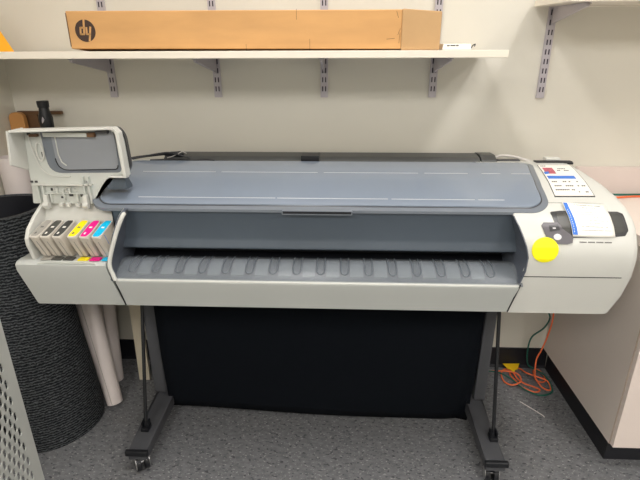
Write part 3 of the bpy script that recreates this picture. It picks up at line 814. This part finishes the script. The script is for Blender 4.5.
# ------------------------------------------------------------------ stand (part of the plotter)
for sx, cx0, cx1 in ((-.685, -.733, -.681), (.531, .531, .575)):
    x0, x1 = sx-.033, sx+.033
    bm = bmesh.new()
    prism(bm, [(1.243, .052), (1.247, .088), (1.56, .092), (1.60, .11), (1.64, .092), (1.835, .088), (1.84, .052)], 'x', x0, x1)
    F_ = new_obj('stand_foot', bm, 'leg', PR, bevel=.004)
    bm = bmesh.new(); box(bm, x0-.006, x1+.006, 1.236, 1.252, .074, .094); new_obj('foot_cap', bm, 'black', F_, bevel=.003)
    bm = bmesh.new(); box(bm, cx0, cx1, 1.548, 1.605, .093, .6545); new_obj('stand_column', bm, 'leg', PR, bevel=.006)
    sxx = -.692 if sx < 0 else .549
    bm = bmesh.new(); tube(bm, [(sxx, 1.352, .10), (sxx, 1.50, .6545)], .0065, 8); new_obj('brace_rod', bm, 'black', PR)
    bm = bmesh.new(); box(bm, sxx-.014, sxx+.014, 1.335, 1.370, .0885, .104); box(bm, sxx-.012, sxx-.007, 1.34, 1.37, .10, .125); box(bm, sxx+.007, sxx+.012, 1.34, 1.37, .10, .125); new_obj('brace_socket', bm, 'black', PR, bevel=.002)
    for cyy in (1.275, 1.80):
        ang = 0.6 if (sx < 0 and cyy < 1.5) else -.15
        mt = Matrix.Translation((sx+(.004 if sx < 0 else -.006), cyy-(.012 if cyy < 1.5 else 0), .030)) @ Matrix.Rotation(ang, 4, 'Z')
        bm = bmesh.new()
        for s_ in (-1, 1):
            tube(bm, [mt @ Vector((s_*.006, 0, 0)), mt @ Vector((s_*.021, 0, 0))], .0295, 20)
        cst = new_obj('caster', bm, 'black', PR, smooth=True, bevel=.002)
        bm = bmesh.new()
        for s_ in (-1, 1): tube(bm, [mt @ Vector((s_*.0212, 0, 0)), mt @ Vector((s_*.0225, 0, 0))], .0245, 18)
        tube(bm, [mt @ Vector((-.0225, 0, 0)), mt @ Vector((.0225, 0, 0))], .006, 10)
        new_obj('hub', bm, 'chrome', cst)
        bm = bmesh.new()
        arc = [(.034*math.cos(a), .034*math.sin(a)) for a in [PI*k/8 for k in range(1, 7)]] + [(.030*math.cos(a), .030*math.sin(a)) for a in [PI*k/8 for k in range(6, 0, -1)]]
        loft(bm, [[mt @ Vector((xx, a, min(b, .0215))) for a, b in arc] for xx in (-.02, .02)])
        new_obj('fork', bm, 'leg' if sx < 0 else 'black', cst)
# black fabric bin hanging between the columns
bm = bmesh.new()
nx, nz = 28, 16
def fy(u, v):
    return 1.60 - .055*math.sin(PI*min(1, v*1.1))*1.0 - .012*math.sin(9*u)*v + .02*math.exp(-((u-.94)/.03)**2)
V = []
for j in range(nz+1):
    v = j/nz; row = []
    for i in range(nx+1):
        u = i/nx
        x = -.676+.006*v+u*(1.200-.02*v)
        sag = .046-.038*u
        z = .652-(.652-sag)*v
        yv = 1.53 - .012*math.sin(PI*v) + .006*math.sin(7*u+1)*v + .012*math.exp(-((u-.955)/.02)**2)
        row.append(bm.verts.new((x, yv, z)))
    V.append(row)
for j in range(nz):
    for i in range(nx): bm.faces.new((V[j][i], V[j][i+1], V[j+1][i+1], V[j+1][i]))
B_ = new_obj('catch_bin', bm, 'fabric', PR, smooth=True, solid=.004); B_['label'] = 'black fabric catch bin hanging under the plotter'
bm = bmesh.new(); tube(bm, [(-.66, 1.62, .105), (.51, 1.62, .105)], .012, 10); new_obj('cross_bar', bm, 'leg', PR)
adopt(PR)

# ------------------------------------------------------------------ ink cartridges (lift out one by one)
CL = {'grey': 'ink cartridge with a grey label, leftmost in the open ink station',
      'k1': 'ink cartridge with a dark label right beside the grey one', 'k2': 'ink cartridge with a dark label next to the yellow one',
      'y': 'ink cartridge with a yellow label in the open ink station', 'm': 'ink cartridge with a magenta label between yellow and cyan',
      'c': 'ink cartridge with a cyan label, rightmost in the open ink station'}
for i, (x, k) in enumerate(zip(CX, KEYS)):
    t = thing('ink_cartridge', CL[k], 'ink cartridge', (x+.016, 1.29, .80), 'ink cartridges in the open station')
    wd = .0245
    nf = Vector((1.2495, .868)); bf = Vector((1.2745, .8015)); nr = Vector((1.3285, .8925)); br = Vector((1.3335, .8015))
    sh = .011     # the front edge shifts right toward the foot
    body = [(nf.x, nf.y), (nr.x, nr.y), (br.x, br.y), (bf.x, bf.y)]
    bm = bmesh.new()
    offs = [0, .006, .006+sh*.8, sh]
    loft(bm, [[(x+o_, y, z) for (y, z), o_ in zip(body, offs)], [(x+o_+wd, y, z) for (y, z), o_ in zip(body, offs)]])
    new_obj('cartridge_body', bm, 'cart', t, bevel=.0022)
    # front groove of the body
    d = (bf-nf)
    bm = bmesh.new()
    a0 = nf+d*.18; a1 = nf+d*.98
    n_ = Vector((-.0008, -.0003))
    for xo in (.0135,):
        q = []
        for (p, e) in ((a0, 2+0), (a1, 1)):
            xs_ = x+xo+sh*((p-nf).length/d.length)
            q.append((xs_, p.x-.0006, p.y))
        tube(bm, q, .0009, 5)
    new_obj('body_groove', bm, 'seam2', t)
    # label on the top face
    e1 = (nr-nf).normalized(); nn = Vector((-e1.y, e1.x)); Lq = (nr-nf).length
    def lp(u, v, o_): 
        p = nf+e1*(Lq*v)+nn*o_; return (x+u*wd+.006*v, p.x, p.y)
    def lplate(poly, r, o0, o1, name, mk, par):
        P_ = rpoly(poly, r, 4); bm = bmesh.new()
        loft(bm, [[lp(u, v, o0) for u, v in P_], [lp(u, v, o1) for u, v in P_]]); return new_obj(name, bm, mk, par)
    lplate([(-.04, .0), (.84, .0), (1.04, .22), (1.04, 1.0), (.18, 1.0), (-.04, .78)], .15, .0002, .0042, 'label_rim', 'cartl', t)
    lb = lplate([(.05, .05), (.80, .05), (.97, .25), (.97, .96), (.22, .96), (.05, .74)], .14, .0042, .0052, 'label', 'ink_'+k, t)
    dark = k in ('k1', 'k2', 'm', 'c')
    lplate([(.34, .52), (.70, .52), (.70, .60), (.34, .60)], .01, .0052, .0056, 'label_mark', 'paper' if dark else 'text', lb)
    if k != 'c': lplate([(.30, .16), (.50, .16), (.50, .27), (.30, .27)], .04, .0052, .0056, 'label_dot', 'paper' if dark else 'text', lb)
    if k == 'c':
        bm = bmesh.new()
        xx = x+wd+.0005
        loft(bm, [[(xx+.0015, 1.272, .870), (xx+.002, 1.312, .882), (xx+.006, 1.316, .850), (xx+.0065, 1.282, .838)], [(xx+.002, 1.272, .870), (xx+.0025, 1.312, .882), (xx+.0065, 1.316, .850), (xx+.007, 1.282, .838)]])
        new_obj('side_label', bm, 'bluep', t)
    adopt(t)

# ------------------------------------------------------------------ left: carpet roll, paper rolls, boards
t = thing('carpet_roll', 'thick standing roll of ribbed charcoal carpet beside the plotter on the left', 'carpet', (-1.115, 1.485, 0))
cxr, cyr = -1.112, 1.482
bm = bmesh.new()
N = 72; zz = [0, .2, .4, .6, .8, .885]
def rr_(z, a): return .168 + .004*math.sin(3*a+z*5) + .004*math.sin(z*9) - .006*z
outer = [[(cxr+rr_(z, 2*PI*k/N)*math.cos(2*PI*k/N)-.040*z, cyr+rr_(z, 2*PI*k/N)*math.sin(2*PI*k/N), z) for k in range(N)] for z in zz]
inner = [[(cxr-.040*z+(rr_(z, 2*PI*k/N)-.016)*math.cos(2*PI*k/N), cyr+(rr_(z, 2*PI*k/N)-.016)*math.sin(2*PI*k/N), z) for k in range(N)] for z in zz[::-1]]
loft(bm, outer+inner, cap=False)
new_obj('carpet_pile', bm, 'rug', t, smooth=True)
bm = bmesh.new()
loft(bm, [[(cxr-.040*z+(rr_(z, 2*PI*k/N)-.017)*math.cos(2*PI*k/N), cyr+(rr_(z, 2*PI*k/N)-.017)*math.sin(2*PI*k/N), z) for k in range(N)] for z in (0, .5, .884)] +
         [[(cxr-.040*z+(rr_(z, 2*PI*k/N)-.024)*math.cos(2*PI*k/N), cyr+(rr_(z, 2*PI*k/N)-.024)*math.sin(2*PI*k/N), z) for k in range(N)] for z in (.884, .5, 0)], cap=False)
new_obj('carpet_backing', bm, 'base', t, smooth=True)['label'] = 'smooth black backing seen inside the roll'
adopt(t)

def roll(a, b, r0, r1, label, seam_=True):
    a = Vector(a); b = Vector(b)
    t = thing('paper_roll', label, 'paper roll', tuple(a), 'white paper rolls behind the carpet roll')
    bm = bmesh.new()
    n = 24; ax = (b-a).normalized(); p = ax.cross(Vector((0, 1, 0))).normalized(); q = ax.cross(p)
    def circ(c, r): return [c + (p*math.cos(2*PI*k/n)+q*math.sin(2*PI*k/n))*r for k in range(n)]
    loft(bm, [circ(a, r0), circ(b, r1), circ(b, r1-.003), circ(a, r0-.003), circ(a, r0)], cap=False)
    new_obj('rolled_sheet', bm, 'roll', t, smooth=True)
    if seam_:
        bm = bmesh.new(); d = (p*.35*(-1) - q*.0)
        dirv = (Vector((0.15, -1, 0)) - ax*Vector((0.15, -1, 0)).dot(ax)).normalized()
        tube(bm, [a+dirv*(r0+.0003), a.lerp(b, .5)+dirv*((r0+r1)/2+.0003), b+dirv*(r1+.0003)], .0009, 5)
        new_obj('sheet_edge', bm, 'seam2', t)
    adopt(t)
roll((-.922, 1.580, .011), (-1.060, 1.715, .62), .031, .054, 'white paper roll leaning in front, its open end by the foot of the carpet roll')
roll((-.997, 1.745, .001), (-1.000, 1.835, .86), .036, .040, 'white paper roll standing upright behind the leaning paper roll')
roll((-1.220, 1.745, .003), (-1.236, 1.752, 1.000), .050, .052, 'white paper roll in the corner, top showing left of the raised ink cover', False)

bm = bmesh.new(); prism(bm, [(-.885, 0), (-.838, 0), (-.838, .60), (-.885, .60)], 'y', 1.742, 1.756)
bmesh.ops.transform(bm, matrix=Matrix.Translation((0, 1.756, 0)) @ Matrix.Rotation(math.radians(-2.5), 4, 'X') @ Matrix.Translation((0, -1.756, 0.0008)), verts=bm.verts[:])
tag(new_obj('cream_board', bm, 'board', bevel=.001), 'narrow cream board standing behind the left leg of the plotter stand', 'board')

bm = bmesh.new()
prism(bm, rpoly([(-1.287, 0.0), (-1.287, 1.150), (-1.228, 1.150), (-1.222, 0.0)], [.001, .028, .028, .001], 8), 'y', 1.855, 1.875)
tag(new_obj('tan_board', bm, 'tan', bevel=.003), 'tan wooden board with a rounded top in the corner at the left', 'board')

t = thing('wooden_square', 'dark brown wooden T-square leaning on the wall behind the raised ink cover', 'T-square', (-1.18, 1.89, 0))
bm = bmesh.new(); box(bm, -1.268, -1.092, 1.884, 1.898, 1.139, 1.152); new_obj('head', bm, 'brown', t, bevel=.001)
bm = bmesh.new(); loft(bm, [[(-1.238, 1.884, 1.139), (-1.190, 1.884, 1.139), (-1.190, 1.892, 1.139), (-1.238, 1.892, 1.139)],
                            [(-1.215, 1.884, .001), (-1.165, 1.884, .001), (-1.165, 1.892, .001), (-1.215, 1.892, .001)]])
new_obj('blade', bm, 'brown', t)
adopt(t)

t = thing('black_tube', 'black capped tube standing on end behind the raised ink cover', 'tube', (-1.11, 1.80, 0))
bx, by = -1.112, 1.81
bm = bmesh.new(); tube(bm, [(bx, by, 0), (bx, by, 1.09), (bx, by, 1.10), (bx, by, 1.135), (bx, by, 1.16), (bx, by, 1.175)], .02, 16, radii=[.02, .02, .024, .025, .019, .017])
new_obj('tube_body', bm, 'black', t, smooth=True)
bm = bmesh.new(); tube(bm, [(bx, by, 1.174), (bx, by, 1.195), (bx, by, 1.197)], .02, 16, radii=[.020, .0215, .020]); new_obj('cap', bm, 'black', t, smooth=True)
bm = bmesh.new(); prism(bm, [(bx-.002, 1.118), (bx+.004, 1.124), (bx+.008, 1.132), (bx+.003, 1.142), (bx-.001, 1.13)], 'y', by-.0262, by-.0235); new_obj('emblem', bm, 'metal_w', t)
adopt(t)

# ------------------------------------------------------------------ perforated panel, bottom left
def perf():
    p = .0465; hx_ = .0116; rx_ = .0066; rz_ = .0125
    a = Vector((-.780, .935, 0)); d = Vector((.13, -1, 0)).normalized()   # from the far edge toward the camera
    Lh, Hh = .80, .80
    bm = bmesh.new(); n = 10
    cols = 22; c0 = .042
    def P(u, z): return bm.verts.new(a + d*u + Vector((0, 0, z)))
    def quad(u0, u1, z0, z1): bm.faces.new((P(u0, z0), P(u1, z0), P(u1, z1), P(u0, z1)))
    ua = c0-hx_/2
    quad(0, ua, 0, Hh)
    for i in range(cols):
        u0 = ua+i*hx_; uc = u0+hx_/2; u1 = u0+hx_
        zs = .15 + (p/2 if i % 2 else 0)
        quad(u0, u1, 0, zs)
        z = zs
        while z+p < Hh-.05:
            zc = z+p/2
            cir = [P(uc+rx_*math.cos(PI/4+2*PI*k/16), zc+rz_*math.sin(PI/4+2*PI*k/16)) for k in range(16)]
            cor = [P(u1, z+p), P(u0, z+p), P(u0, z), P(u1, z)]
            for c_ in range(4):
                seg_ = [cir[(c_*4+k) % 16] for k in range(5)]
                bm.faces.new([cor[c_]] + [cor[(c_+1) % 4]] + seg_[::-1])
            z += p
        quad(u0, u1, z, Hh)
    quad(ua+cols*hx_, .80, 0, Hh)
    bmesh.ops.remove_doubles(bm, verts=bm.verts[:], dist=1e-5)
    return bm, a, d, .80, Hh
bm, a, d, Lp, Hp = perf()
t = thing('perforated_panel', 'light grey perforated metal panel standing at the bottom left edge of the photo', 'panel', tuple(a))
new_obj('sheet', bm, 'perf', t, solid=.002)
n_ = Vector((-1, -.13, 0)).normalized()
bm = bmesh.new()
for u in (.02, Lp-.04):
    q = a+d*u+n_*.002
    loft(bm, [[q, q+d*.03, q+d*.03+n_*.18, q+n_*.18], [v+Vector((0, 0, .004)) for v in (q, q+d*.03, q+d*.03+n_*.18, q+n_*.18)]])
new_obj('foot', bm, 'perf', t)
adopt(t)

# ------------------------------------------------------------------ right: cabinet, counter, backsplash
t = thing('base_cabinet', 'white base cabinet at the right edge with a black plinth', 'cabinet', (1.3, 1.6, 0))
bm = bmesh.new(); box(bm, .937, .956, 1.335, W-.0005, .1, .804); new_obj('side_panel', bm, 'cab', t)['label'] = 'pale grey side panel'
bm = bmesh.new(); box(bm, .937, .956, 1.3325, 1.3349, .1, .804); new_obj('edge_band', bm, 'edge', t)['label'] = 'beige edge strip of the side panel'
bm = bmesh.new(); box(bm, .9565, 1.78, 1.345, W-.0005, .1, .804); new_obj('carcass', bm, 'cab', t)
bm = bmesh.new(); box(bm, .939, 1.36, 1.313, 1.332, .102, .800); dr = new_obj('door', bm, 'cabf', t, bevel=.0015)
bm = bmesh.new(); tube(bm, spline([(1.33, 1.313, .62), (1.33, 1.288, .625), (1.33, 1.288, .735), (1.33, 1.313, .74)], 5), .005, 8); new_obj('door_handle', bm, 'chrome', dr)
bm = bmesh.new(); box(bm, 1.364, 1.78, 1.313, 1.332, .102, .800); dr = new_obj('door', bm, 'cabf', t, bevel=.0015)
bm = bmesh.new(); box(bm, .9545, 1.78, 1.365, W-.013, 0, .0995); new_obj('plinth', bm, 'base', t)
adopt(t)
bm = bmesh.new()
prism(bm, rpoly([(.918, 1.290), (1.80, 1.290), (1.80, W-.0005), (.918, W-.0005)], [.03, .001, .001, .001], 6), 'z', .8045, .835)
tag(new_obj('countertop', bm, 'counter', bevel=.004), 'pinkish white worktop on the cabinet at the right', 'countertop')
bm = bmesh.new(); box(bm, .925, 1.80, W-.02, W-.0003, .8355, .943)
tag(new_obj('backsplash', bm, 'splash', bevel=.002), 'low pinkish upstand behind the worktop, against the wall', 'backsplash')

# ------------------------------------------------------------------ cables
def cable(name, pts, r, mk, label, cat='cable', n=8, seg=8):
    bm = bmesh.new(); tube(bm, spline(pts, seg), r, n)
    return tag(new_obj(name, bm, mk, smooth=True), label, cat)
cable('network_cable', [(.88, 1.868, .840), (1.00, 1.872, .8395), (1.09, 1.868, .8395), (1.2, 1.872, .8395), (1.4, 1.874, .8395), (1.7, 1.86, .8395)], .0038, 'green', 'green cable running along the back of the worktop')
cable('network_cable', [(.88, 1.80, .840), (.98, 1.815, .8395), (1.06, 1.826, .8395), (1.16, 1.845, .8395), (1.4, 1.850, .8395), (1.7, 1.82, .8395)], .0038, 'orange', 'orange cable running along the worktop in front of the green one')
Z = .0045
cable('network_cable', [(.885, 1.835, .655), (.893, 1.83, .50), (.908, 1.82, .325), (.901, 1.82, .226), (.886, 1.82, .15), (.872, 1.82, .098), (.872, 1.80, .02),
      (.893, 1.79, Z), (.918, 1.80, Z), (.926, 1.845, Z), (.915, 1.88, Z), (.892, 1.87, Z), (.880, 1.82, Z+.004), (.885, 1.76, Z), (.905, 1.735, Z), (.922, 1.75, Z), (.920, 1.79, .013), (.885, 1.815, .014),
      (.850, 1.84, .014), (.835, 1.885, Z), (.80, 1.89, Z), (.778, 1.84, Z), (.785, 1.79, Z+.004), (.80, 1.752, Z), (.843, 1.721, Z), (.870, 1.735, Z), (.850, 1.757, Z),
      (.815, 1.765, .013), (.795, 1.80, .013), (.790, 1.85, .012), (.765, 1.87, .011), (.74, 1.845, Z), (.735, 1.79, Z), (.76, 1.757, .010), (.80, 1.772, .020), (.805, 1.825, .018), (.76, 1.845, .018), (.70, 1.862, Z), (.60, 1.868, Z)],
      .0034, 'orange', 'orange cable hanging behind the plotter and coiled on the floor', seg=7)
cable('network_cable', [(.880, 1.865, .655), (.893, 1.86, .45), (.902, 1.86, .33), (.915, 1.86, .285), (.897, 1.86, .235), (.855, 1.86, .193), (.845, 1.86, .142), (.856, 1.875, .07),
      (.872, 1.885, .025), (.890, 1.855, .024), (.912, 1.825, .024), (.925, 1.785, .018), (.926, 1.755, .010), (.915, 1.722, Z), (.862, 1.7, Z), (.81, 1.732, Z), (.763, 1.785, .020), (.72, 1.835, .018), (.66, 1.85, .012), (.60, 1.845, Z)],
      .0034, 'green', 'green cable hanging behind the plotter and curving over the floor')
bm = bmesh.new()
loft(bm, [[(.758, 1.885, .022), (.842, 1.893, .03), (.815, 1.858, .028), (.770, 1.856, .024)], [(.758, 1.887, .0225+.001), (.842, 1.895, .0315), (.815, 1.860, .0295), (.770, 1.858, .0255)]])
tube(bm, [(.80, 1.862, .026), (.802, 1.842, .022)], .003, 6)
bm.free(); bm = bmesh.new()
prism(bm, [(.758, 1.893), (.835, 1.896), (.812, 1.852), (.800, 1.848), (.794, 1.835), (.782, 1.837), (.780, 1.850), (.768, 1.858)], 'z', .0225, .0245)
tag(new_obj('yellow_tag', bm, 'yel'), 'small yellow plastic tag lying by the coiled cables on the floor', 'tag')
cable('zip_tie', [(.760, 1.66, .002), (.79, 1.622, .003), (.822, 1.582, .002), (.826, 1.570, .002)], .0018, 'cable_w', 'thin white cable tie lying alone on the grey floor', 'cable tie', 6)

# cords lying on the back of the plotter, left
cable('power_cord', [(-.80, 1.69, .998), (-.77, 1.72, 1.002), (-.72, 1.742, 1.006), (-.66, 1.755, 1.011), (-.62, 1.768, 1.014), (-.60, 1.78, 1.014)], .0045, 'cable_b', 'thick dark cord arching over the left rear corner of the plotter')
cable('power_cord', [(-.70, 1.729, .994), (-.64, 1.733, .996), (-.60, 1.735, .998), (-.55, 1.733, .994), (-.50, 1.735, .997), (-.46, 1.733, .994)], .003, 'cable_b', 'thin black wavy cord lying behind the plotter cover')
bm = bmesh.new(); box(bm, -.655, -.585, 1.752, 1.772, 1.0045, 1.015)
tag(new_obj('cord_connector', bm, 'black', bevel=.003), 'black plug lying among the cords behind the plotter cover', 'plug')
cable('cable_tie', [(-.64, 1.744, 1.000), (-.62, 1.742, 1.006), (-.60, 1.746, 1.014), (-.588, 1.76, 1.020), (-.575, 1.77, 1.012)], .0014, 'cable_w', 'thin white tie bent round the black cords behind the plotter', 'cable tie', 6)
cable('power_cord', [(-.76, 1.715, 1.001), (-.71, 1.728, 1.010), (-.67, 1.738, 1.016), (-.63, 1.738, 1.020), (-.59, 1.736, 1.012), (-.555, 1.737, 1.002)], .0032, 'cable_b', 'black cord looping highest in the tangle behind the plotter cover')
